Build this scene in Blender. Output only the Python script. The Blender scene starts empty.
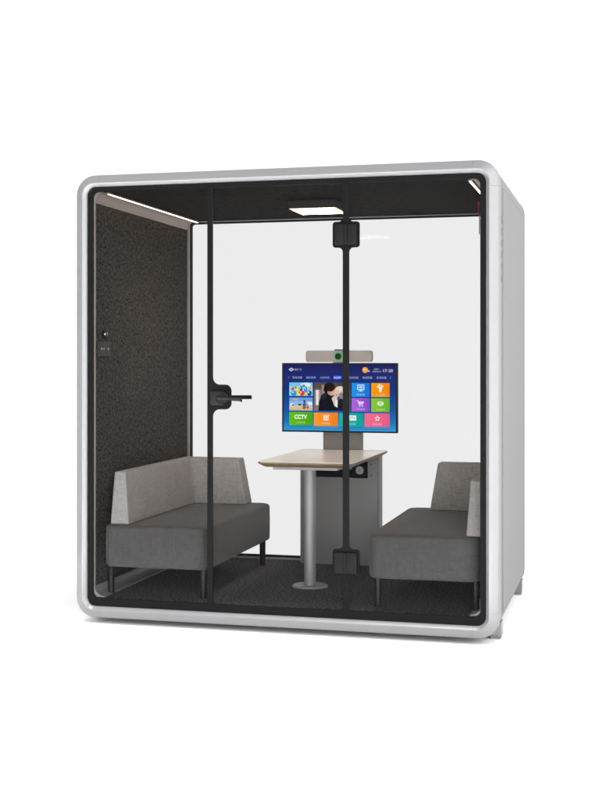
import bpy, bmesh, math, random
from mathutils import Vector, Matrix
random.seed(4)
PI = math.pi
scn = bpy.context.scene
COL = scn.collection

# ------------------------------------------------------------------ materials
def mat(name, col, rough=.5, metal=0., spec=.5, bump=0., bscale=200., var=0., vscale=60., dist=.001, stretch=(1, 1, 1), coat=0.):
    m = bpy.data.materials.new(name); m.use_nodes = True
    nt = m.node_tree; b = nt.nodes['Principled BSDF']
    b.inputs['Base Color'].default_value = (*col, 1)
    b.inputs['Roughness'].default_value = rough
    b.inputs['Metallic'].default_value = metal
    b.inputs['Specular IOR Level'].default_value = spec
    if coat: b.inputs['Coat Weight'].default_value = coat
    tc = nt.nodes.new('ShaderNodeTexCoord')
    mp = nt.nodes.new('ShaderNodeMapping'); mp.inputs['Scale'].default_value = stretch
    nt.links.new(tc.outputs['Object'], mp.inputs['Vector'])
    if var:
        n = nt.nodes.new('ShaderNodeTexNoise'); n.inputs['Scale'].default_value = vscale
        n.inputs['Detail'].default_value = 5; n.inputs['Roughness'].default_value = .65
        nt.links.new(mp.outputs[0], n.inputs['Vector'])
        r = nt.nodes.new('ShaderNodeMapRange')
        r.inputs['From Min'].default_value = .3; r.inputs['From Max'].default_value = .7
        r.inputs['To Min'].default_value = 1 - var; r.inputs['To Max'].default_value = 1 + var
        nt.links.new(n.outputs['Fac'], r.inputs['Value'])
        v = nt.nodes.new('ShaderNodeVectorMath'); v.operation = 'SCALE'
        v.inputs[0].default_value = col
        nt.links.new(r.outputs[0], v.inputs['Scale'])
        nt.links.new(v.outputs[0], b.inputs['Base Color'])
    if bump:
        n2 = nt.nodes.new('ShaderNodeTexNoise'); n2.inputs['Scale'].default_value = bscale
        n2.inputs['Detail'].default_value = 4
        nt.links.new(mp.outputs[0], n2.inputs['Vector'])
        bp = nt.nodes.new('ShaderNodeBump'); bp.inputs['Strength'].default_value = bump
        bp.inputs['Distance'].default_value = dist
        nt.links.new(n2.outputs['Fac'], bp.inputs['Height'])
        nt.links.new(bp.outputs[0], b.inputs['Normal'])
    return m

def weave(name, c1, c2, wrinkle=.0):
    """two tone woven cloth: crossed threads with slubs"""
    m = bpy.data.materials.new(name); m.use_nodes = True
    nt = m.node_tree; L = nt.links; b = nt.nodes['Principled BSDF']
    b.inputs['Roughness'].default_value = .9
    b.inputs['Specular IOR Level'].default_value = .2
    b.inputs['Sheen Weight'].default_value = .15
    tc = nt.nodes.new('ShaderNodeTexCoord')
    outs = []
    for st in ((24, 24, 400), (400, 400, 24)):
        mp = nt.nodes.new('ShaderNodeMapping'); mp.inputs['Scale'].default_value = st
        L.new(tc.outputs['Object'], mp.inputs['Vector'])
        n = nt.nodes.new('ShaderNodeTexNoise'); n.inputs['Scale'].default_value = 1
        n.inputs['Detail'].default_value = 3
        L.new(mp.outputs[0], n.inputs['Vector']); outs.append(n)
    ad = nt.nodes.new('ShaderNodeMath'); ad.operation = 'ADD'
    L.new(outs[0].outputs['Fac'], ad.inputs[0]); L.new(outs[1].outputs['Fac'], ad.inputs[1])
    r = nt.nodes.new('ShaderNodeMapRange')
    r.inputs['From Min'].default_value = .75; r.inputs['From Max'].default_value = 1.25
    L.new(ad.outputs[0], r.inputs['Value'])
    big = nt.nodes.new('ShaderNodeTexNoise'); big.inputs['Scale'].default_value = 9
    big.inputs['Detail'].default_value = 4
    L.new(tc.outputs['Object'], big.inputs['Vector'])
    mx = nt.nodes.new('ShaderNodeMix'); mx.data_type = 'RGBA'
    mx.inputs['A'].default_value = (*c1, 1); mx.inputs['B'].default_value = (*c2, 1)
    L.new(r.outputs[0], mx.inputs['Factor'])
    br = nt.nodes.new('ShaderNodeMapRange')
    br.inputs['From Min'].default_value = .3; br.inputs['From Max'].default_value = .7
    br.inputs['To Min'].default_value = .95; br.inputs['To Max'].default_value = 1.05
    L.new(big.outputs['Fac'], br.inputs['Value'])
    sc = nt.nodes.new('ShaderNodeVectorMath'); sc.operation = 'SCALE'
    L.new(mx.outputs['Result'], sc.inputs[0]); L.new(br.outputs[0], sc.inputs['Scale'])
    L.new(sc.outputs[0], b.inputs['Base Color'])
    bp = nt.nodes.new('ShaderNodeBump'); bp.inputs['Strength'].default_value = .5
    bp.inputs['Distance'].default_value = .0008
    L.new(ad.outputs[0], bp.inputs['Height'])
    # soft pull lines of stretched cloth
    mp = nt.nodes.new('ShaderNodeMapping'); mp.inputs['Scale'].default_value = (26, 26, 3.5)
    mp.inputs['Rotation'].default_value = (0.15, 0.1, 0)
    L.new(tc.outputs['Object'], mp.inputs['Vector'])
    wn = nt.nodes.new('ShaderNodeTexNoise'); wn.inputs['Scale'].default_value = 1
    wn.inputs['Detail'].default_value = 2; wn.inputs['Distortion'].default_value = .6
    L.new(mp.outputs[0], wn.inputs['Vector'])
    bp2 = nt.nodes.new('ShaderNodeBump'); bp2.inputs['Strength'].default_value = wrinkle
    bp2.inputs['Distance'].default_value = .006
    L.new(wn.outputs['Fac'], bp2.inputs['Height'])
    L.new(bp2.outputs[0], bp.inputs['Normal'])
    L.new(bp.outputs[0], b.inputs['Normal'])
    return m

def emit(name, col, s=1.):
    m = bpy.data.materials.new(name); m.use_nodes = True
    nt = m.node_tree; nt.nodes.clear()
    e = nt.nodes.new('ShaderNodeEmission'); o = nt.nodes.new('ShaderNodeOutputMaterial')
    e.inputs[0].default_value = (*col, 1); e.inputs[1].default_value = s
    nt.links.new(e.outputs[0], o.inputs[0]); return m

def glass(name, tint, refl=1.):
    m = bpy.data.materials.new(name); m.use_nodes = True
    nt = m.node_tree; nt.nodes.clear(); L = nt.links
    o = nt.nodes.new('ShaderNodeOutputMaterial'); mx = nt.nodes.new('ShaderNodeMixShader')
    t = nt.nodes.new('ShaderNodeBsdfTransparent'); t.inputs[0].default_value = (*tint, 1)
    g = nt.nodes.new('ShaderNodeBsdfGlossy'); g.inputs['Roughness'].default_value = .02
    g.inputs['Color'].default_value = (refl, refl, refl, 1)
    f = nt.nodes.new('ShaderNodeFresnel'); f.inputs[0].default_value = 1.35
    L.new(f.outputs[0], mx.inputs[0]); L.new(t.outputs[0], mx.inputs[1]); L.new(g.outputs[0], mx.inputs[2])
    L.new(mx.outputs[0], o.inputs[0]); return m

M = dict(
    silver=mat('silver_paint', (.180, .180, .184), .30, .2, .5, .05, 900, .015, 4, dist=.0003, coat=.25),
    side=mat('side_panel_paint', (.145, .145, .148), .5, .1, .4, .12, 1400, .03, 500, dist=.0003),
    vent=mat('vent_insert', (.12, .12, .122), .5),
    groove=mat('groove_shadow_gap', (.12, .12, .12), .7),
    black=mat('black_metal', (.010, .010, .0105), .5, .0, .15, .08, 900, dist=.0003),
    ink=mat('black_glass_print', (.0065, .0065, .0067), .5, 0, .03),
    hinge=mat('hinge_black', (.007, .007, .0072), .55, 0, .08),
    rubber=mat('black_rubber', (.007, .007, .007), .6, 0, .15),
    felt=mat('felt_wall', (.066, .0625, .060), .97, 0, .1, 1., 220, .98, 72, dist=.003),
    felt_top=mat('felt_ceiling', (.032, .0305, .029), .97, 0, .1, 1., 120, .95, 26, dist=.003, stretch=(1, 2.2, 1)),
    trim=mat('beige_grey_trim', (.30, .27, .245), .5, .1, .4, .05, 500),
    cove=mat('cove_trim', (.34, .31, .285), .45, .1, .4, .04, 500),
    skirt=mat('skirting_trim', (.34, .34, .34), .4, .1, .4, .04, 500),
    carpet=mat('carpet_pile', (.100, .099, .106), 1, 0, .05, 1., 300, .95, 80, dist=.004),
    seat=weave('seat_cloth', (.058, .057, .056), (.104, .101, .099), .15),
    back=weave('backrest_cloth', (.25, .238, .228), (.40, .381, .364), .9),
    leg=mat('sofa_leg_metal', (.010, .010, .0105), .4, .1, .3),
    top=mat('table_laminate', (.88, .84, .80), .25, 0, .4, .02, 60, .02, 8, dist=.0003),
    ply=mat('table_edge_wood', (.23, .15, .085), .55, 0, .4, .1, 200, .25, 30, stretch=(1, 1, 12)),
    steel=mat('grey_steel', (.32, .32, .324), .42, .2, .5, .05, 700),
    cab=mat('cabinet_grey', (.255, .249, .245), .5, .05, .4, .06, 800, .04, 3),
    cabside=mat('cabinet_side_grey', (.34, .335, .33), .45, .1, .4, .05, 800),
    bar=mat('brushed_bar', (.25, .23, .212), .42, .35, .5, .15, 300, .08, 60, stretch=(1, 10, 20)),
    chrome=mat('chrome', (.4, .4, .4), .22, 1, .5),
    plate=mat('switch_plate', (.028, .028, .029), .6),
    brass=mat('socket_contact', (.45, .38, .30), .4, .5),
    lens=mat('lens_glass', (.003, .003, .004), .25, 0, .2),
    green=emit('green_ring_light', (.02, .55, .06), 1.2),
    red=mat('red_cord', (.25, .008, .012), .5),
    lampcase=mat('lamp_case', (.012, .012, .012), .6),
    led=emit('led_warm', (1., .81, .60), 60.0),
    ledhalo=emit('led_warm_halo', (1., .74, .42), 1.7),  # warm halo of the lamp, put in as a dim glowing colour
    strip=emit('strip_warm', (1., .72, .44), 8.0),
    ground=mat('white_studio_floor', (.96, .96, .96), .9, 0, .1),
    glass=glass('clear_glass', (.952, .952, .954), .07),
    glassb=glass('back_glass', (.882, .882, .883), .06),
)

# ------------------------------------------------------------------ helpers
def link(name, me, ms, parent=None, smooth=False):
    o = bpy.data.objects.new(name, me); COL.objects.link(o)
    for m in (ms if isinstance(ms, (list, tuple)) else [ms]): me.materials.append(m)
    if smooth:
        for p in me.polygons: p.use_smooth = True
    if parent:
        o.parent = parent
        o.matrix_parent_inverse = Matrix.Translation(-parent.location) if parent.type == 'EMPTY' else Matrix()
    return o

def obj(name, bm, ms, parent=None, angle=35):
    bmesh.ops.recalc_face_normals(bm, faces=bm.faces[:])
    me = bpy.data.meshes.new(name); bm.to_mesh(me); bm.free()
    for p in me.polygons: p.use_smooth = True
    try: me.set_sharp_from_angle(angle=math.radians(angle))
    except Exception: pass
    return link(name, me, ms, parent)

def thing(name, label, cat, loc, group=None):
    o = bpy.data.objects.new(name, None); COL.objects.link(o)
    o.location = loc; o.empty_display_size = .1
    o['label'] = label; o['category'] = cat
    if group: o['group'] = group
    return o

def box(bm, x0, x1, y0, y1, z0, z1, bev=0, seg=2, mi=0):
    before = set(bm.faces)
    r = bmesh.ops.create_cube(bm, size=1)
    for v in r['verts']:
        v.co = Vector((x0 + (v.co.x + .5) * (x1 - x0), y0 + (v.co.y + .5) * (y1 - y0), z0 + (v.co.z + .5) * (z1 - z0)))
    if bev:
        es = list({e for v in r['verts'] for e in v.link_edges})
        bmesh.ops.bevel(bm, geom=es, offset=bev, segments=seg, affect='EDGES', profile=.5)
    for f in bm.faces:
        if f not in before: f.material_index = mi

def cyl(bm, p0, p1, r0, r1=None, n=24, mi=0, bev=0):
    r1 = r0 if r1 is None else r1
    p0, p1 = Vector(p0), Vector(p1); d = p1 - p0
    q = d.to_track_quat('Z', 'Y')
    before = set(bm.faces)
    r = bmesh.ops.create_cone(bm, cap_ends=True, segments=n, radius1=r0, radius2=r1, depth=d.length)
    for v in r['verts']: v.co = q @ v.co + (p0 + p1) / 2
    if bev:
        es = [e for e in {e for v in r['verts'] for e in v.link_edges} if any(len(f.verts) > 4 for f in e.link_faces)]
        bmesh.ops.bevel(bm, geom=es, offset=bev, segments=2, affect='EDGES')
    for f in bm.faces:
        if f not in before: f.material_index = mi

def rrect(x0, x1, z0, z1, r, n=8, j=None):
    """rounded rectangle points, counter-clockwise, starting bottom right; j adds joint points"""
    pts = []
    for cx, cz, a0 in ((x1 - r, z0 + r, -90), (x1 - r, z1 - r, 0), (x0 + r, z1 - r, 90), (x0 + r, z0 + r, 180)):
        for k in range(n + 1):
            a = math.radians(a0 + 90 * k / n)
            pts.append((cx + r * math.cos(a), cz + r * math.sin(a)))
    return pts

def prism_y(bm, pts, y0, y1, bev=0, mi=0):
    a = [bm.verts.new((x, y0, z)) for x, z in pts]; b = [bm.verts.new((x, y1, z)) for x, z in pts]
    fs = [bm.faces.new(a), bm.faces.new(b[::-1])]
    n = len(pts)
    for i in range(n): fs.append(bm.faces.new((a[i], b[i], b[(i + 1) % n], a[(i + 1) % n])))
    for f in fs: f.material_index = mi
    if bev:
        es = [e for f in fs[:2] for e in f.edges]
        bmesh.ops.bevel(bm, geom=es, offset=bev, segments=2, affect='EDGES')

def prism_z(bm, pts, z0, z1, bev=0, seg=3, mi=0):
    a = [bm.verts.new((x, y, z0)) for x, y in pts]; b = [bm.verts.new((x, y, z1)) for x, y in pts]
    fs = [bm.faces.new(a), bm.faces.new(b[::-1])]
    n = len(pts)
    for i in range(n): fs.append(bm.faces.new((a[i], b[i], b[(i + 1) % n], a[(i + 1) % n])))
    for f in fs: f.material_index = mi
    if bev:
        es = [e for f in fs[:2] for e in f.edges]
        bmesh.ops.bevel(bm, geom=es, offset=bev, segments=seg, affect='EDGES')

W, D, H = 2.09, 1.5, 2.2

# ------------------------------------------------------------------ setting
bm = bmesh.new()
bm.faces.new([bm.verts.new(p) for p in ((-2.2, -2.2, 0), (4.3, -2.2, 0), (4.3, 1.56, 0), (-2.2, 1.56, 0))])
g = obj('ground', bm, M['ground']); g.location.z = -.03; g['kind'] = 'structure'

# ------------------------------------------------------------------ pod
pod = thing('meeting_pod', 'silver framed glass meeting pod with dark felt lining and rounded corners, standing on white floor', 'meeting pod', (W / 2, D / 2, -.03))

# profile of the frame: (inset from the outer edge, y)
PROF = [(.000, .062), (.000, .034), (.0010, .0290), (.0040, .0245), (.010, .0205), (.020, .0140), (.030, .0073), (.0385, .0024), (.0415, .0008), (.0435, .0003), (.0455, .0012),
        (.048, .0036), (.0540, .0098), (.0590, .0155), (.0605, .0180), (.061, .030)]
J = .12
XL = -.010
def frame_loop(u, seg=12):
    """points of one ring, with joint points: list of 4 corner lists and joints"""
    r = max(.10 - u * .92, .02)
    x0, x1, z0, z1 = u + XL, W - u, u - .001, H + .003 - u
    cs = []
    for cx, cz, a0 in ((x1 - r, z0 + r, -90), (x1 - r, z1 - r, 0), (x0 + r, z1 - r, 90), (x0 + r, z0 + r, 180)):
        cs.append([(cx + r * math.cos(math.radians(a0 + 90 * k / seg)), cz + r * math.sin(math.radians(a0 + 90 * k / seg))) for k in range(seg + 1)])
    G = .0004
    # corner pieces
    corners = []
    jp = [((W - J, z0), (x1, J)), ((x1, H - J), (W - J, z1)), ((J, z1), (x0, H - J)), ((x0, J), (J, z0))]
    for c, (a, b) in zip(cs, jp): corners.append([a] + c + [b])
    g2 = G * 2
    rails = [[(x1, J + g2), (x1, H - J - g2)], [(W - J - g2, z1), (J + g2, z1)], [(x0, H - J - g2), (x0, J + g2)], [(J + g2, z0), (W - J - g2, z0)]]
    return corners, rails

def build_frame(flip, pre):
    loops = [(frame_loop(u), (D - y if flip else y)) for u, y in PROF]
    for kind, idx in (('corner', 0), ('rail', 1)):
        for k in range(4):
            bm = bmesh.new(); prev = None
            for (lp, y) in loops:
                vs = [bm.verts.new((x, y, z)) for x, z in lp[idx][k]]
                if prev:
                    for i in range(len(vs) - 1): bm.faces.new((prev[i], prev[i + 1], vs[i + 1], vs[i]))
                prev = vs
            bmesh.ops.recalc_face_normals(bm, faces=bm.faces[:])
            # open shells: make sure the normals look outwards
            f = max(bm.faces, key=lambda q: abs(q.normal.y)); bm.normal_update()
            if (f.normal.y > 0) != flip: bmesh.ops.reverse_faces(bm, faces=bm.faces[:])
            me = bpy.data.meshes.new(pre + kind); bm.to_mesh(me); bm.free()
            for p in me.polygons: p.use_smooth = True
            link(pre + kind, me, M['silver'], pod)
build_frame(False, 'front_frame_')
build_frame(True, 'rear_frame_')

# shell tube between the frames
def tube(name, o, i, y0, y1, ms, parent=pod):
    bm = bmesh.new(); n = len(o)
    A = [[bm.verts.new((x, y, z)) for x, z in pts] for pts, y in ((o, y0), (o, y1), (i, y1), (i, y0))]
    for a in range(4):
        p, q = A[a], A[(a + 1) % 4]
        for k in range(n): bm.faces.new((p[k], p[(k + 1) % n], q[(k + 1) % n], q[k]))
    return obj(name, bm, ms, parent)
tube('shell', rrect(XL + .0012, W - .0012, .0002, H + .0018, .099, 12), rrect(.045, W - .045, .045, H - .045, .06, 12), .046, D - .046, M['side'])

# outer side panels, each on a dark recess line
for s in (0, 1):
    def X(x): return W - x if s else x + XL
    bm = bmesh.new()
    y0, y1, z0, z1 = .185, 1.375, .10, 2.085
    a, b = sorted((X(.0010), X(-.0006)))
    box(bm, a, b, y0 - .006, y1 + .006, z0 - .006, z1 + .006)
    obj('panel_joint', bm, M['groove'], pod)
    bm = bmesh.new(); a, b = sorted((X(.002), X(-.003)))
    box(bm, a, b, y0, y1, z0, z1, .0015, 1)
    obj('side_panel', bm, M['side'], pod)
    for k in range(6):
        bm = bmesh.new(); a, b = sorted((X(.002), X(-.0014)))
        zz = 1.955 - k * .055
        box(bm, a, b, .132, .148, zz - .036, zz)
        obj('vent_slot', bm, M['vent'], pod)
# adjustable feet
for x in (.03, W - .058 - .005):
    for y in (.17, 1.33):
        bm = bmesh.new()
        box(bm, x, x + .058, y, y + .085, -.018, .05, .002, 1)
        box(bm, x + .004, x + .054, y + .006, y + .079, -.03, -.0175, .002, 1)
        obj('foot', bm, M['silver'], pod)

# black gasket rings front and back
def ringpanel(name, u0, inner, y0, y1, ms, r0=.05, r1=.03):
    o = rrect(u0, W - u0, u0, H - u0, r0, 8)
    x0, x1, z0, z1 = inner
    return tube(name, o, rrect(x0, x1, z0, z1, r1, 8), y0, y1, ms)
ringpanel('front_gasket', .0605, (.082, W - .087, .100, H - .083), .0175, .030, M['ink'], .045, .03)
ringpanel('rear_gasket', .0605, (.100, W - .100, .122, H - .096), D - .075, D - .046, M['rubber'], .045, .018)
ringpanel('rear_gasket_edge', .065, (.094, W - .094, .112, H - .088), D - .084, D - .0755, M['steel'], .03, .018)

# floor, carpet, ceiling, walls
bm = bmesh.new(); box(bm, .05, W - .05, .048, D - .09, .050, .0945); obj('floor_tray', bm, M['rubber'], pod)
bm = bmesh.new(); box(bm, .12, W - .12, .040, D - .086, .0955, .100, .001, 1); obj('carpet', bm, M['carpet'], pod)
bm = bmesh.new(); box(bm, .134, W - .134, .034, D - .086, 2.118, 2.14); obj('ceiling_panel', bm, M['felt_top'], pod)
for s in (0, 1):
    def X(x): return W - x if s else x
    a, b = sorted((X(.05), X(.085)))
    bm = bmesh.new(); box(bm, a, b, .050, D - .096, .12, 2.085); obj('felt_wall_panel', bm, M['felt'], pod)
    # beige cove along the top
    arc = [(.0855, 2.066)] + [(.0875 + .044 * (1 - math.cos(math.radians(t))), 2.072 + .044 * math.sin(math.radians(t))) for t in range(0, 91, 15)] + [(.1335, 2.116), (.1335, 2.1175), (.1335, 2.135), (.058, 2.135), (.058, 2.066)]
    bm = bmesh.new(); prism_y(bm, [(X(x), z) for x, z in arc], .036, D - .088); obj('cove_trim', bm, M['cove'], pod)
    # skirting cove
    arc = [(.058, .155), (.0875, .155)] + [(.0875 + .050 * (1 - math.cos(math.radians(t))), .145 - .040 * math.sin(math.radians(t))) for t in range(0, 91, 18)] + [(.1385, .1012), (.058, .1012)]
    bm = bmesh.new(); prism_y(bm, [(X(x), z) for x, z in arc], .036, D - .088); obj('skirting', bm, M['skirt'], pod)
    for y0, y1 in ((.034, .0495), (D - .105, D - .0855)):
        bm = bmesh.new(); a, b = sorted((X(.062), X(.0865)))
        box(bm, a, b, y0, y1, .156, 2.065, .002, 1); obj('corner_trim', bm, M['trim'], pod)

# glass ----------------------------------------------------------------
def pane(name, x0, x1, z0, z1, y0, y1, ms, parent):
    bm = bmesh.new(); box(bm, x0, x1, y0, y1, z0, z1); return obj(name, bm, ms, parent)
GY0, GY1 = .0195, .0275
pane('rear_glass_pane', .066, W - .066, .066, H - .066, D - .066, D - .058, M['glassb'], pod)
pane('fixed_glass_pane', .066, .6965, .066, H - .066, GY0, GY1, M['glass'], pod)['label'] = 'tall fixed glass pane left of the door'
pane('fixed_glass_pane', 1.3735, W - .066, .066, H - .066, GY0, GY1, M['glass'], pod)['label'] = 'tall fixed glass pane right of the door'
door = pane('glass_door', .6985, 1.3715, .076, H - .076, GY0, GY1, M['glass'], pod)
door['label'] = 'clear glass door with a black lever handle'

def fillet(pts, r, n=5):
    """round every corner flagged with a radius: pts = (x, z, r)"""
    out = []; N = len(pts)
    for i in range(N):
        x, z, rr = pts[i]
        if not rr: out.append((x, z)); continue
        p = Vector((x, z)); a = Vector(pts[i - 1][:2]) - p; b = Vector(pts[(i + 1) % N][:2]) - p
        a.normalize(); b.normalize()
        ang = a.angle(b); t = rr / math.tan(ang / 2)
        c = p + (a + b).normalized() * (rr / math.sin(ang / 2))
        s, e = p + a * t - c, p + b * t - c
        a0 = math.atan2(s.y, s.x); da = math.atan2(s.x * e.y - s.y * e.x, s.dot(e))
        for k in range(n + 1):
            an = a0 + da * k / n; out.append((c.x + rr * math.cos(an), c.y + rr * math.sin(an)))
    return out

def strip_face(name, pts, parent, y0=.0120, y1=.0192):
    bm = bmesh.new(); prism_y(bm, fillet(pts, 0), y0, y1); return obj(name, bm, M['ink'], parent)
ZT, ZB = H - .081, .098
# left edge strip of the door, with the lock plate bulge
R = .018
strip_face('edge_strip', [(.6845, ZB, 0), (.712, ZB, 0), (.712, 1.043, .034), (.806, 1.043, .030), (.806, 1.163, .030), (.712, 1.163, .034), (.712, ZT, 0), (.6845, ZT, 0)], door)
hp = []
def hinge_strip():
    L, Rr = 1.3575, 1.388
    l2, r2 = 1.3085, 1.4385
    pts = [(L, ZB, 0), (Rr, ZB, 0)]
    for z0, z1 in ((.264, .390), (1.812, 1.934)):
        pts += [(Rr, z0, .022), (r2, z0, .014), (r2, z1, .014), (Rr, z1, .022)]
    pts += [(Rr, ZT, 0), (L, ZT, 0)]
    for z0, z1 in ((1.812, 1.934), (.264, .390)):
        pts += [(L, z1, .022), (l2, z1, .014), (l2, z0, .014), (L, z0, .022)]
    return pts
strip_face('edge_strip', hinge_strip(), door)
# matching prints on the inner side of the glass keep the strips black from inside
for zc in (.327, 1.873):
    bm = bmesh.new()
    box(bm, 1.320, 1.3685, -.004, .0118, zc - .050, zc + .048, .003, 2)
    box(bm, 1.3755, 1.428, -.004, .0118, zc - .050, zc + .048, .003, 2)
    cyl(bm, (1.372, -.003, zc - .048), (1.372, -.003, zc + .046), .0065, n=16)
    box(bm, 1.322, 1.424, .0285, .040, zc - .050, zc + .048, .003, 2)
    obj('hinge', bm, M['hinge'], door)
bm = bmesh.new()
box(bm, .700, .770, .002, .0118, 1.061, 1.133, .007, 3)
cyl(bm, (.765, .002, 1.100), (.765, -.012, 1.100), .030, n=36, bev=.003)
cyl(bm, (.765, -.010, 1.100), (.765, -.050, 1.100), .011, n=20)
cyl(bm, (.754, -.046, 1.100), (.875, -.046, 1.094), .0095, n=18, bev=.003)
box(bm, .725, .800, .0285, .036, 1.061, 1.133, .006, 3)
cyl(bm, (.765, .0285, 1.100), (.765, .090, 1.100), .011, n=20)
cyl(bm, (.757, .084, 1.100), (.885, .084, 1.101), .0095, n=18, bev=.003)
obj('door_handle', bm, M['black'], door)
bm = bmesh.new(); cyl(bm, (.751, -.012, 1.098), (.751, -.0155, 1.098), .008, n=20, bev=.001)
obj('keyhole_cover', bm, M['chrome'], door)

# ------------------------------------------------------------------ lights of the pod
lamp = thing('ceiling_lamp', 'square warm ceiling lamp in a black case under the dark felt ceiling', 'ceiling lamp', (1.09, .74, 2.118))
bm = bmesh.new()
LX0, LX1, LY0, LY1 = .935, 1.192, .585, .845
box(bm, LX0, LX1, LY0, LY1, 2.076, 2.1175, .002, 1); obj('lamp_case', bm, M['lampcase'], lamp)
bm = bmesh.new(); box(bm, LX0 + .016, LX1 - .016, LY0 + .018, LY1 - .018, 2.0705, 2.0735, .001, 1); obj('diffuser', bm, M['led'], lamp)
bm = bmesh.new(); box(bm, LX0 + .004, LX1 - .004, LY0 + .004, LY1 - .004, 2.0737, 2.0757, .001, 1); obj('halo_rim', bm, M['ledhalo'], lamp)  # glowing border added around the diffuser to imitate its halo
for lab, x in (('warm light strip in the ceiling edge above the left dark felt wall', .150), ('warm light strip in the ceiling edge on the right, near the red cord', W - .138)):
    t = thing('light_strip', lab, 'light strip', (x, D / 2, 2.117), 'warm light strips along the ceiling edges')
    bm = bmesh.new(); box(bm, x - .010, x + .010, .05, D - .10, 2.110, 2.1172, .001, 1); obj('strip_channel', bm, M['trim'], t)
    bm = bmesh.new(); box(bm, x - .0045, x + .0045, .055, D - .105, 2.1075, 2.1095); obj('strip_diffuser', bm, M['strip'], t)

# wall socket, sensor and cord
t = thing('wall_socket', 'dark flat socket plate with small metal contacts on the left felt wall', 'wall socket', (.085, .135, 1.338))
bm = bmesh.new(); box(bm, .0855, .097, .060, .210, 1.300, 1.376, .002, 1); obj('cover_plate', bm, M['plate'], t)
for y in (.093, .122, .175):
    bm = bmesh.new(); box(bm, .0972, .0985, y - .005, y + .005, 1.333, 1.345); obj('contact', bm, M['brass'], t)
t = thing('round_sensor', 'small shiny round knob on the left felt wall above the socket plate', 'sensor', (.085, .142, 1.412))
bm = bmesh.new(); cyl(bm, (.0855, .142, 1.412), (.093, .142, 1.412), .021, n=28, bev=.002); obj('base', bm, M['black'], t)
bm = bmesh.new(); bmesh.ops.create_uvsphere(bm, u_segments=24, v_segments=12, radius=.014)
for v in bm.verts: v.co += Vector((.095, .142, 1.413))
obj('dome', bm, M['chrome'], t)
t = thing('hanging_cord', 'thin dark red cord hanging at the upper right behind the glass', 'cord', (W - .088, .045, 2.03))
bm = bmesh.new()
P = [(W - .0985, .056, 2.0), (W - .097, .054, 1.96), (W - .0945, .055, 1.93), (W - .0945, .054, 1.90), (W - .095, .055, 1.862)]
for a, b in zip(P, P[1:]): cyl(bm, a, b, .0022, n=8)
obj('cord', bm, M['red'], t)
bm = bmesh.new(); box(bm, W - .103, W - .094, .052, .060, 1.995, 2.012, .002, 1); obj('cord_clip', bm, M['red'], t)

# ------------------------------------------------------------------ sofas
def sofa(s, label):
    def X(x): return W - x if s else x
    t = thing('bench_sofa', label, 'sofa', (X(.38), .67, .10), 'grey bench sofas facing each other in the pod')
    x0, x1 = sorted((X(.098), X(.655 if not s else .632)))
    bm = bmesh.new()
    y0, y1 = .092, 1.270
    prev = None; first = None
    for ins, z in ((.020, .2432), (.0095, .2445), (.003, .2495), (0, .259), (-.0015, .35), (0, .434), (.003, .4435), (.0095, .4495), (.020, .4522), (.10, .4528)):
        vs = [bm.verts.new((x, y, z)) for x, y in rrect(x0 + ins, x1 - ins, y0 + ins, y1 - ins, max(.068 - ins, .02), 10)]
        if prev:
            for k in range(len(vs)): bm.faces.new((prev[k], prev[(k + 1) % len(vs)], vs[(k + 1) % len(vs)], vs[k]))
        else: bm.faces.new(vs[::-1])
        prev = vs
    bm.faces.new(prev)
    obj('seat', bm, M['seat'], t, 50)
    # backrest along the wall: wedge section
    def wedge(c):
        bm = bmesh.new()
        vs = [bm.verts.new(p) for p in c]
        for f in ((0, 1, 2, 3), (7, 6, 5, 4), (0, 4, 5, 1), (1, 5, 6, 2), (2, 6, 7, 3), (3, 7, 4, 0)): bm.faces.new([vs[i] for i in f])
        bmesh.ops.recalc_face_normals(bm, faces=bm.faces[:])
        bmesh.ops.bevel(bm, geom=bm.edges[:], offset=.011, segments=4, affect='EDGES', profile=.6)
        return bm
    bz, tz = .4535, .718
    # bottom ring then top ring (x, y)
    i0, i1, e0, e1 = (.232, .206, .540, .502) if not s else (.166, .146, .490, .443)
    o0, o1 = (.130, .146) if not s else (.092, .098)
    c = [(X(o0), .122, bz), (X(i0), .122, bz), (X(i0), 1.1125, bz), (X(o0), 1.1125, bz),
         (X(o1), .140, tz), (X(i1), .140, tz), (X(i1), 1.0985, tz), (X(o1), 1.0985, tz)]
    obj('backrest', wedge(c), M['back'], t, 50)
    c = [(X(o0), 1.1135, bz), (X(e0), 1.1135, bz), (X(e0), 1.245, bz), (X(o0), 1.245, bz),
         (X(o1), 1.1000, tz), (X(e1), 1.1000, tz), (X(e1), 1.205, tz), (X(o1), 1.205, tz)]
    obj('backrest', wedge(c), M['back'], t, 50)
    for lx in ((.125, .617) if not s else (.122, .590)):
        for ly in (.150, 1.195):
            bm = bmesh.new(); cyl(bm, (X(lx), ly, .1005), (X(lx), ly, .2425), .0165, .0175, n=20)
            cyl(bm, (X(lx), ly, .100), (X(lx), ly, .106), .018, n=20)
            obj('leg', bm, M['leg'], t)
    return t
sofa(0, 'grey bench sofa beside the left felt wall, fully in view behind the fixed pane')
sofa(1, 'grey bench sofa on the right, cut off by the black edge of the front frame')

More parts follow.
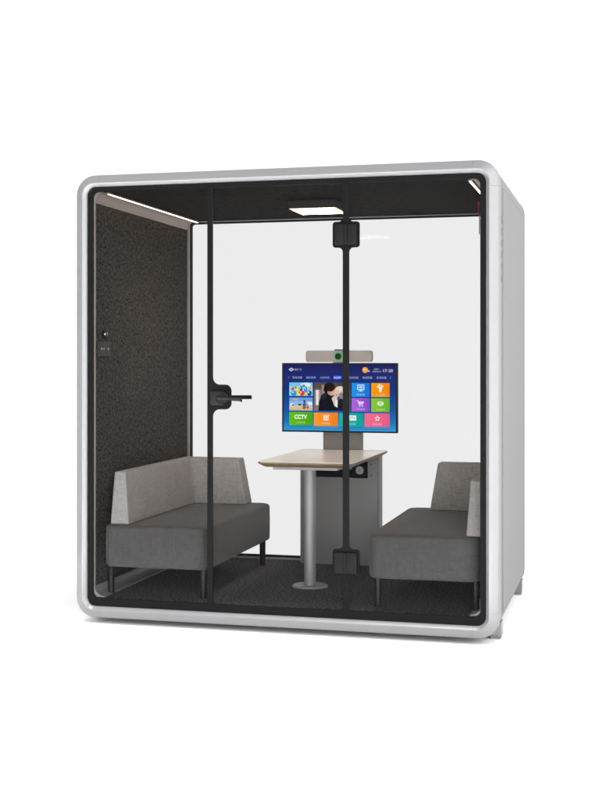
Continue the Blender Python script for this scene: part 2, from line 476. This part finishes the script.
# ------------------------------------------------------------------ table
t = thing('meeting_table', 'pale rectangular table with wooden edge on a single grey steel column', 'table', (1.06, .60, .10))
tp = rrect(.833, 1.333, .350, 1.300, .030, 6)
bm = bmesh.new()
lo = [(1.083 + (x - 1.083) * (1 - .028 / .25), .825 + (y - .825) * (1 - .028 / .475)) for x, y in tp]
n = len(tp)
A = [[bm.verts.new((x, y, z)) for x, y in pts] for pts, z in ((tp, .7640), (tp, .7560), (lo, .7385))]
for a in range(2):
    for k in range(n): bm.faces.new((A[a][k], A[a][(k + 1) % n], A[a + 1][(k + 1) % n], A[a + 1][k]))
bm.faces.new(A[2]); bm.faces.new(A[0][::-1])
tt = obj('tabletop', bm, M['ply'], t)
bm = bmesh.new(); prism_z(bm, rrect(.8335, 1.3325, .3505, 1.2995, .030, 6), .7643, .7668, .0008, 1); obj('laminate_surface', bm, M['top'], tt)
bm = bmesh.new(); box(bm, .90, 1.24, .415, 1.18, .7225, .7383, .002, 1); obj('under_frame', bm, M['steel'], t)
bm = bmesh.new(); cyl(bm, (1.050, .60, .108), (1.050, .60, .722), .031, n=40); obj('column', bm, M['steel'], t)
bm = bmesh.new(); cyl(bm, (1.050, .60, .1003), (1.050, .60, .1078), .094, .088, n=56, bev=.002); obj('foot_plate', bm, M['steel'], t)

# ------------------------------------------------------------------ cabinet
t = thing('media_cabinet', 'dark grey slim cabinet behind the table with a flat post carrying the television', 'cabinet', (1.05, 1.35, .10))
bm = bmesh.new(); box(bm, .815, 1.272, 1.312, 1.405, .1008, .7365, .003, 2, 0); obj('cabinet_body', bm, M['cab'], t)
bm = bmesh.new(); box(bm, 1.2722, 1.280, 1.318, 1.403, .102, .7355, .002, 1); obj('side_trim', bm, M['cabside'], t)
bm = bmesh.new(); box(bm, .8145 - .008, .8148, 1.330, 1.403, .102, .7355, .002, 1); obj('side_trim', bm, M['cabside'], t)
bm = bmesh.new(); box(bm, .948, 1.178, 1.3135, 1.352, .7375, 1.10, .002, 1); obj('post', bm, M['bar'], t)
bm = bmesh.new(); box(bm, .905, 1.122, 1.304, 1.3116, .606, .652, .001, 1); obj('cable_slot', bm, M['rubber'], t)
bm = bmesh.new(); box(bm, 1.1225, 1.212, 1.300, 1.3116, .604, .700, .002, 1); cp = obj('control_plate', bm, M['rubber'], t)
bm = bmesh.new(); cyl(bm, (1.168, 1.2998, .650), (1.168, 1.291, .650), .0235, n=36, bev=.002)
cyl(bm, (1.168, 1.2908, .650), (1.168, 1.289, .650), .004, n=12, mi=1)
obj('round_knob', bm, [M['steel'], M['rubber']], cp)
for z in (.620, .684):
    bm = bmesh.new(); cyl(bm, (1.232, 1.3118, z), (1.232, 1.310, z), .004, n=14); obj('screw', bm, M['rubber'], t)

# ------------------------------------------------------------------ television
TX0, TX1, TZ0, TZ1, TY = .7325, 1.4045, .8710, 1.2655, 1.20
tv = thing('television', 'flat television showing a colourful menu with picture tiles and the time 17:20', 'television', (1.068, 1.23, TZ0))
bm = bmesh.new()
box(bm, TX0, TX1, TY + .004, TY + .030, TZ0, TZ1, .003, 2)
bz = .0085
for a in ((TX0, TX0 + bz, TZ0, TZ1), (TX1 - bz, TX1, TZ0, TZ1), (TX0 + bz, TX1 - bz, TZ1 - bz, TZ1), (TX0 + bz, TX1 - bz, TZ0, TZ0 + bz)):
    box(bm, a[0], a[1], TY, TY + .0045, a[2], a[3])
obj('bezel', bm, M['rubber'], tv)
bm = bmesh.new(); box(bm, .95, 1.18, TY + .0305, 1.3130, .93, 1.09, .003, 1); obj('wall_mount', bm, M['black'], tv)

def srgb(h):
    c = [int(h[i:i + 2], 16) / 255 for i in (0, 2, 4)]
    return tuple((x / 12.92 if x <= .04045 else ((x + .055) / 1.055) ** 2.4) for x in c)
EM = {}
SB = 1.12
def em(h, f=None):
    k = h
    if k not in EM:
        EM[k] = emit('pixel_' + h, srgb(h), SB)
    return EM[k]
# backlit blue gradient
def screen_mat():
    m = bpy.data.materials.new('screen_blue'); m.use_nodes = True
    nt = m.node_tree; nt.nodes.clear(); L = nt.links
    e = nt.nodes.new('ShaderNodeEmission'); o = nt.nodes.new('ShaderNodeOutputMaterial'); e.inputs[1].default_value = SB
    tc = nt.nodes.new('ShaderNodeTexCoord'); sp = nt.nodes.new('ShaderNodeSeparateXYZ')
    L.new(tc.outputs['Object'], sp.inputs[0])
    r = nt.nodes.new('ShaderNodeMapRange'); r.inputs['From Min'].default_value = TZ0; r.inputs['From Max'].default_value = TZ1
    L.new(sp.outputs['Z'], r.inputs['Value'])
    cr = nt.nodes.new('ShaderNodeValToRGB'); el = cr.color_ramp.elements
    el[0].position = 0.02; el[0].color = (*srgb('2e9ada'), 1); el[1].position = 1; el[1].color = (*srgb('1c1f56'), 1)
    for p, h in ((.15, '1c74b8'), (.35, '17509a'), (.62, '15357c'), (.82, '202a70')):
        q = el.new(p); q.color = (*srgb(h), 1)
    L.new(r.outputs[0], cr.inputs[0])
    # purple glow of the wallpaper near the top middle
    L.new(cr.outputs[0], e.inputs[0]); L.new(e.outputs[0], o.inputs[0]); return m
bm = bmesh.new(); box(bm, TX0 + bz - .0002, TX1 - bz + .0002, TY + .0022, TY + .0045, TZ0 + bz - .0002, TZ1 - bz + .0002)
scr = obj('screen', bm, screen_mat(), tv)

# picture coordinates of the 4.8x enlargement -> metres
U0, U1, V0, V1 = 42., 583., 125., 440.
def sx(u): return TX0 + bz + (u - U0) / (U1 - U0) * (TX1 - TX0 - 2 * bz)
def sz(v): return TZ1 - bz - (v - V0) / (V1 - V0) * (TZ1 - TZ0 - 2 * bz)
class Art:
    """flat artwork made of thin coloured layers on the screen"""
    def __init__(s): s.bm = bmesh.new(); s.m = []; s.k = 0
    def mi(s, h):
        if h not in s.m: s.m.append(h)
        return s.m.index(h)
    def y(s): s.k += 1; return TY + .0021 - s.k * .00004
    def poly(s, pts, h):
        y = s.y(); f = s.bm.faces.new([s.bm.verts.new((sx(u), y, sz(v))) for u, v in pts]); f.material_index = s.mi(h)
        f.normal_update()
        if f.normal.y > 0: f.normal_flip()
    def rect(s, a, b, c, d, h): s.poly([(a, b), (c, b), (c, d), (a, d)], h)
    def ell(s, cx, cy, rx, ry, h, rot=0, n=20):
        s.poly([(cx + rx * math.cos(t) * math.cos(rot) - ry * math.sin(t) * math.sin(rot), cy + rx * math.cos(t) * math.sin(rot) + ry * math.sin(t) * math.cos(rot)) for t in [2 * PI * k / n for k in range(n)]], h)
    def line(s, pts, w, h):
        for (a, b), (c, d) in zip(pts, pts[1:]):
            L = math.hypot(c - a, d - b); nx, ny = -(d - b) / L * w / 2, (c - a) / L * w / 2
            s.poly([(a + nx, b + ny), (c + nx, d + ny), (c - nx, d - ny), (a - nx, b - ny)], h)
    def text(s, body, cx, cy, height, h, align='C', width=None, bold=0):
        cu = bpy.data.curves.new('lettering', 'FONT'); cu.body = body; cu.size = 1; cu.offset = bold
        o = bpy.data.objects.new('lettering', cu); COL.objects.link(o)
        dg = bpy.context.evaluated_depsgraph_get(); e = o.evaluated_get(dg); me = e.to_mesh()
        vs = [v.co.copy() for v in me.vertices]; fs = [list(p.vertices) for p in me.polygons]
        e.to_mesh_clear(); bpy.data.objects.remove(o); bpy.data.curves.remove(cu)
        x0 = min(v.x for v in vs); x1 = max(v.x for v in vs); y0 = min(v.y for v in vs); y1 = max(v.y for v in vs)
        k = height / (y1 - y0); kx = k if width is None else width / (x1 - x0)
        y = s.y(); ox = cx - (x1 - x0) * kx / 2 if align == 'C' else cx
        nv = [s.bm.verts.new((sx(ox + (v.x - x0) * kx), y, sz(cy + height / 2 - (v.y - y0) * k))) for v in vs]
        mi = s.mi(h)
        for f in fs:
            try: q = s.bm.faces.new([nv[i] for i in f]); q.material_index = mi
            except ValueError: pass
    def done(s, name, label=None):
        me = bpy.data.meshes.new(name); s.bm.to_mesh(me); s.bm.free()
        o = link(name, me, [em(h) for h in s.m], scr)
        if label: o['label'] = label
        return o
WHT = 'f2f5fa'
# header
a = Art()
a.poly([(66, 149), (80, 140), (94, 149), (80, 158)], 'c8cfe0'); a.poly([(74, 149), (80, 145), (86, 149), (80, 153)], '5a6296')
a.text('国安广视', 113, 149, 10, 'b9c0d6', width=34)
a.done('channel_logo')
for txt, u, w in (('影视点播', 109, 46), ('娱乐体育', 176, 46), ('公共文化', 243, 46), ('精品推荐', 304, 34), ('互动乐园', 382, 44), ('电视回看', 448, 46), ('影视轮播', 515, 46)):
    a = Art()
    if u == 304: a.ell(304, 187, 22, 11, '2346c8')
    a.text(txt, u, 187, 11, 'dbe4ff' if u == 304 else 'b0badb', width=w); a.done('menu_item')
for u, h in ((67, '8e9bd0'), (557, '8fd2c0')):
    a = Art(); d = 2 if u == 67 else -2; a.line([(u + d, 182), (u - d / 2, 187), (u + d, 192)], 1.4, h); a.done('menu_arrow')
a = Art(); a.ell(437, 151, 14, 14, 'f0a020'); a.ell(434, 148, 8, 8, 'ffc845')
a.ell(451, 156, 9, 4, '9fb6dc'); a.done('weather_icon')
a = Art(); a.text('17', 531, 154, 14, 'e6eaf4', width=17); a.text(':', 543, 154, 9, 'e6eaf4'); a.text('20', 558, 154, 14, 'e6eaf4', width=20); a.text('星期六', 492, 147, 8, 'b9c0d6', width=26)
a.text('2018-09-22', 492, 158, 7, 'b9c0d6', width=42); a.done('clock_text')
# picture tile 1: beach toys
a = Art(); a.rect(70, 211, 184, 277, '9fdcf2'); a.rect(70, 211, 184, 228, '6fc6ee'); a.ell(150, 222, 26, 10, 'd9f3fb')
for cx, cy, rx, ry, h in ((92, 262, 15, 13, '2497d8'), (86, 240, 8, 9, 'd8342c'), (112, 252, 9, 20, 'f2c21c'), (131, 262, 15, 13, 'e2411f'), (128, 240, 7, 14, '1c66b8'),
                          (150, 244, 8, 16, '2a8fce'), (168, 262, 13, 14, '1e62ac'), (170, 238, 7, 7, 'f0902a'), (100, 234, 6, 6, '48a848'), (117, 268, 8, 6, 'f6e27a'), (153, 264, 7, 8, 'f7c030'), (140, 226, 7, 6, '3b5fb0')):
    a.ell(cx, cy, rx, ry, h, n=14); a.ell(cx - rx * .3, cy - ry * .35, rx * .3, ry * .25, 'e8f2f8', n=8)
a.rect(70, 274, 184, 277, '3a78a8'); a.done('picture_tile', 'picture of bright round toys on light blue')
# picture tile 2: sandy beach
a = Art(); a.rect(70, 283, 184, 345, '8fb8ea'); a.rect(70, 283, 184, 300, '6f9fde'); a.rect(70, 329, 184, 345, 'd8b48c'); a.poly([(70, 322), (110, 318), (184, 326), (184, 334), (70, 334)], 'c9c6b4')
a.ell(170, 312, 13, 9, 'e9eef6'); a.ell(100, 292, 15, 3, 'd6b98a'); a.ell(84, 318, 11, 7, 'f0f0ee'); a.ell(88, 319, 6, 4, '2d5cab')
for cx, cy, rx, ry, h in ((144, 302, 5, 9, '4a3a5c'), (144, 318, 9, 11, '2d6cb4'), (143, 331, 10, 7, 'c24a34'), (158, 318, 6, 8, 'e0902c'), (121, 317, 8, 5, '5c3626'), (132, 327, 5, 7, 'e8b63c'), (160, 330, 7, 6, '3e7fc4')):
    a.ell(cx, cy, rx, ry, h, n=12)
a.done('picture_tile', 'picture of a sunny beach with parasols')
# large picture: person in a dark suit next to pale figure
a = Art(); a.rect(191, 211, 368, 345, '6d5f58'); a.rect(191, 211, 368, 240, '5a4c46'); a.rect(191, 248, 224, 345, '84766e'); a.rect(200, 246, 213, 318, 'e9e4e0'); a.rect(216, 246, 220, 318, 'b9aea8')
a.rect(228, 222, 246, 262, '9a8c84'); a.rect(302, 211, 368, 250, '4c4038'); a.rect(340, 245, 368, 345, '5c4a40'); a.rect(350, 252, 358, 345, 'b8a898'); a.ell(235, 300, 14, 40, '8a7d76')
a.poly([(212, 345), (216, 300), (226, 272), (246, 256), (262, 252), (284, 268), (296, 300), (306, 345)], '15161e')
a.poly([(226, 290), (238, 268), (250, 262), (243, 290)], '2a2d3a')
a.ell(278, 252, 17, 22, 'c89c84', .3); a.ell(266, 232, 27, 22, '251a16'); a.ell(252, 244, 15, 15, '1e1512'); a.ell(286, 262, 8, 10, 'd8b09a'); a.ell(262, 259, 6, 8, 'b98a72')
a.poly([(276, 285), (292, 272), (304, 280), (300, 318), (290, 322)], 'd7c9c4')
a.ell(312, 252, 22, 24, 'cfc4b4'); a.ell(318, 240, 18, 12, 'e0d8cc'); a.ell(303, 262, 12, 19, 'e2bcaa', .2); a.ell(301, 270, 5, 4, 'b97f78')
a.ell(322, 276, 12, 18, '8f8476'); a.poly([(300, 300), (318, 286), (336, 292), (346, 345), (296, 345)], '1e1e28'); a.poly([(296, 292), (306, 296), (304, 330), (292, 322)], 'efe6e2')
a.poly([(305, 276), (318, 280), (312, 296), (303, 292)], '3c4a86')
a.done('picture_tile', 'picture of a dark suited figure leaning to a fair haired one')
# app tiles
def tile(u0, v0, u1, v1, c0, c1):
    a = Art(); n = 10
    A0, A1 = [int(c0[i:i + 2], 16) for i in (0, 2, 4)], [int(c1[i:i + 2], 16) for i in (0, 2, 4)]
    for k in range(n):
        h = ''.join('%02x' % round(p + (q - p) * (k + .5) / n) for p, q in zip(A0, A1))
        y = TY + .0021 - .00004
        x_0, x_1 = u0 + (u1 - u0) * k / n, u0 + (u1 - u0) * (k + 1) / n
        f = a.bm.faces.new([a.bm.verts.new((sx(p), y, sz(q))) for p, q in ((x_0, v1), (x_1, v1), (x_1, v0), (x_0, v0))]); f.material_index = a.mi(h)
    a.k = 1
    return a
TB = 'd8ecff'
a = tile(373, 212, 459, 278, '2196ee', '1474d4')
a.rect(399, 220, 433, 245, TB); a.rect(402.5, 223.5, 429.5, 241.5, '2b8fe6'); a.text('HD', 416, 232.5, 12, TB, width=19, bold=.03); a.rect(412, 245, 420, 249, TB); a.rect(405, 249, 427, 251.5, TB)
a.text('高清频道', 416, 267, 10, 'a8d4fa', width=40); a.done('app_tile', 'blue tile with a monitor icon')
a = tile(466, 212, 553, 278, 'f9a010', 'f48704')
a.poly([(501, 232), (517, 232), (514, 252), (509, 258), (504, 252)], 'fff4dc'); a.ell(509, 234, 9, 5, 'fff4dc')
for u, v in ((500, 225), (506, 221), (514, 224), (520, 228), (496, 231)): a.ell(u, v, 3.4, 4.2, 'fff4dc', n=10)
a.text('少儿乐园', 509, 268, 10, 'ffd694', width=40); a.done('app_tile', 'orange tile with a sprouting carrot icon')
a = tile(373, 284, 459, 347, 'b068e0', '8a48c4')
a.line([(396, 296), (403, 296), (408, 315), (427, 315)], 2.6, 'f4e6ff'); a.poly([(404.5, 300), (431, 300), (427, 311), (407.5, 311)], 'f4e6ff'); a.line([(413, 299), (414.5, 312)], 1.4, 'a05cd2'); a.line([(422, 299), (420.5, 312)], 1.4, 'a05cd2')
a.ell(411, 321, 2.8, 2.8, 'f4e6ff'); a.ell(424, 321, 2.8, 2.8, 'f4e6ff'); a.text('购物商城', 416, 336, 10, 'd6b2f0', width=40); a.done('app_tile', 'purple tile with a shopping cart icon')
a = tile(466, 284, 553, 348, '8ccc3c', '66b428')
a.poly([(493, 309), (498, 303), (504, 299.5), (510, 298.5), (516, 299.5), (521, 303), (526, 309), (521, 315), (516, 318.5), (510, 319.5), (504, 318.5), (498, 315)], 'f6ffe6'); a.ell(510, 309, 7, 7, '7ac236'); a.ell(510, 309, 3.2, 3.2, 'f6ffe6')
a.text('生活资讯', 510, 337, 10, 'c4e89c', width=40); a.done('app_tile', 'green tile with an eye icon')
a = tile(70, 352, 184, 415, '62c018', '4ca80c')
a.text('CCTV', 126, 375, 20, 'f8fff2', width=62, bold=.035); a.text('央视频道', 127, 402, 10, 'b2e08c', width=42); a.done('app_tile', 'green tile lettered CCTV')
a = tile(190, 354, 307, 417, 'ff9c2c', 'f0801c')
a.poly([(237, 367), (258, 365), (253, 370), (242, 372), (242, 386), (256, 386), (258, 378), (262, 374), (261, 391), (237, 391)], 'fff6e8'); a.line([(246, 384), (265, 364)], 4, 'fff6e8'); a.ell(249, 376, 4, 3, 'fff6e8')
a.text('本地频道', 248, 405, 10, 'ffd09c', width=42); a.done('app_tile', 'orange tile with a note and pencil icon')
a = tile(313, 355, 429, 418, '1cb4a8', '14a09c')
a.rect(340, 366, 394, 390, 'f0fffc'); a.text('HDTV', 367, 378.5, 13, '14948e', width=44, bold=.02); a.text('卫视频道', 370, 406, 10, '9ce4dc', width=42); a.done('app_tile', 'teal tile with a white lettered box')
a = tile(434, 355, 553, 418, 'f4708c', 'e85c88')
st = [(495 + (15 if k % 2 == 0 else 7.4) * math.sin(k * PI / 5), 379 - (15 if k % 2 == 0 else 7.4) * math.cos(k * PI / 5)) for k in range(10)]
s2 = [(495 + (8 if k % 2 == 0 else 4.2) * math.sin(k * PI / 5), 379 - (8 if k % 2 == 0 else 4.2) * math.cos(k * PI / 5)) for k in range(10)]
a.poly(st, 'fff0f4'); a.poly(s2, 'f0688a'); a.text('我的收藏', 494, 406, 10, 'ffbccc', width=42); a.done('app_tile', 'pink tile with a star icon')
a = Art()
for u0, u1, v, c in ((70, 184, 418, '2c8e8a'), (190, 307, 420, '6c86a0'), (313, 429, 421, '1c8cb8'), (434, 553, 421, '6c7cb8')):
    a.rect(u0, v, u1, v + 5, c); a.poly([(u0, v + 5.2), (u1, v + 5.2), (u1, v + 11), (u0, v + 11)], '2a88c4')
a.done('tile_reflection')

# ------------------------------------------------------------------ conference camera
t = thing('conference_camera', 'long beige grey camera bar with green ringed lens above the television', 'camera', (1.067, 1.22, 1.267))
bm = bmesh.new(); prism_y(bm, rrect(.874, 1.258, 1.271, 1.337, .014, 5), 1.196, 1.236, .003); obj('camera_body', bm, M['bar'], t)
bm = bmesh.new(); cyl(bm, (1.066, 1.1958, 1.303), (1.066, 1.190, 1.303), .0225, n=40); obj('lens_ring', bm, M['green'], t)
bm = bmesh.new(); cyl(bm, (1.066, 1.1898, 1.303), (1.066, 1.180, 1.303), .0185, .017, n=40, bev=.002); obj('lens', bm, M['lens'], t)
bm = bmesh.new(); box(bm, 1.043, 1.093, 1.188, 1.236, 1.3375, 1.343, .001, 1); obj('bracket', bm, M['rubber'], t)
bm = bmesh.new(); box(bm, 1.035, 1.10, 1.194, 1.236, 1.266, 1.2707, .001, 1); obj('bracket', bm, M['rubber'], t)

# ------------------------------------------------------------------ camera
cam = bpy.data.cameras.new('camera'); co = bpy.data.objects.new('camera', cam); COL.objects.link(co)
th = math.atan(330 / 1263)
co.location = (2.66815, -5.80092, 1.277); co.rotation_euler = (PI / 2, 0, th)
cam.sensor_fit = 'HORIZONTAL'; cam.sensor_width = 36; cam.lens = 36 * 1263 / 600
cam.shift_y = -39 / 600; cam.clip_end = 200; cam.clip_start = .05
scn.camera = co

# ------------------------------------------------------------------ world light and added fill lamps
w = bpy.data.worlds.new('World'); scn.world = w; w.use_nodes = True
nt = w.node_tree; L = nt.links; nt.nodes.clear()
out = nt.nodes.new('ShaderNodeOutputWorld'); bg = nt.nodes.new('ShaderNodeBackground'); L.new(bg.outputs[0], out.inputs[0])
tc = nt.nodes.new('ShaderNodeTexCoord')
def lobe(d, lo, hi, gain):
    dt = nt.nodes.new('ShaderNodeVectorMath'); dt.operation = 'DOT_PRODUCT'
    dt.inputs[1].default_value = Vector(d).normalized(); L.new(tc.outputs['Generated'], dt.inputs[0])
    r = nt.nodes.new('ShaderNodeMapRange'); r.interpolation_type = 'SMOOTHSTEP'
    r.inputs['From Min'].default_value = lo; r.inputs['From Max'].default_value = hi
    r.inputs['To Min'].default_value = 0; r.inputs['To Max'].default_value = gain
    L.new(dt.outputs['Value'], r.inputs['Value']); return r.outputs[0]
BASE = .50
acc = None
for a in (((0, 1, 0), .45, .62, 1.30 - BASE), ((.72, -.69, .06), .45, .85, 3.5), ((0, -.5, -.86), .25, .75, .8), ((-.85, -.5, -.1), .6, .95, .5)):
    o = lobe(*a)
    if acc is None: acc = o
    else:
        m = nt.nodes.new('ShaderNodeMath'); m.operation = 'ADD'; L.new(acc, m.inputs[0]); L.new(o, m.inputs[1]); acc = m.outputs[0]
m = nt.nodes.new('ShaderNodeMath'); m.operation = 'ADD'; L.new(acc, m.inputs[0]); m.inputs[1].default_value = BASE
L.new(m.outputs[0], bg.inputs['Strength']); bg.inputs[0].default_value = (1, 1, 1, 1)

def area(name, loc, rot, sx_, sy_, p):
    l = bpy.data.lights.new(name, 'AREA'); l.shape = 'RECTANGLE'; l.size = sx_; l.size_y = sy_; l.energy = p
    o = bpy.data.objects.new(name, l); COL.objects.link(o); o.location = loc; o.rotation_euler = rot; return o
area('overhead_fill', (1, 2, 9), (0, 0, 0), 30, 30, 2000)  # added lamp out of view, whitens the floor
fl = area('front_floor_fill', (.9, -1.7, 4), (0, 0, 0), 6, .8, 330); fl.data.spread = math.radians(50)  # added narrow lamp, floor bounce lifts the lower frame

# ------------------------------------------------------------------ render settings
scn.view_settings.view_transform = 'Standard'; scn.view_settings.look = 'None'
scn.view_settings.gamma = 1; scn.view_settings.exposure = 0
scn.render.engine = 'CYCLES'
scn.cycles.max_bounces = 14; scn.cycles.transparent_max_bounces = 16
scn.render.resolution_x = 768; scn.render.resolution_y = 1024
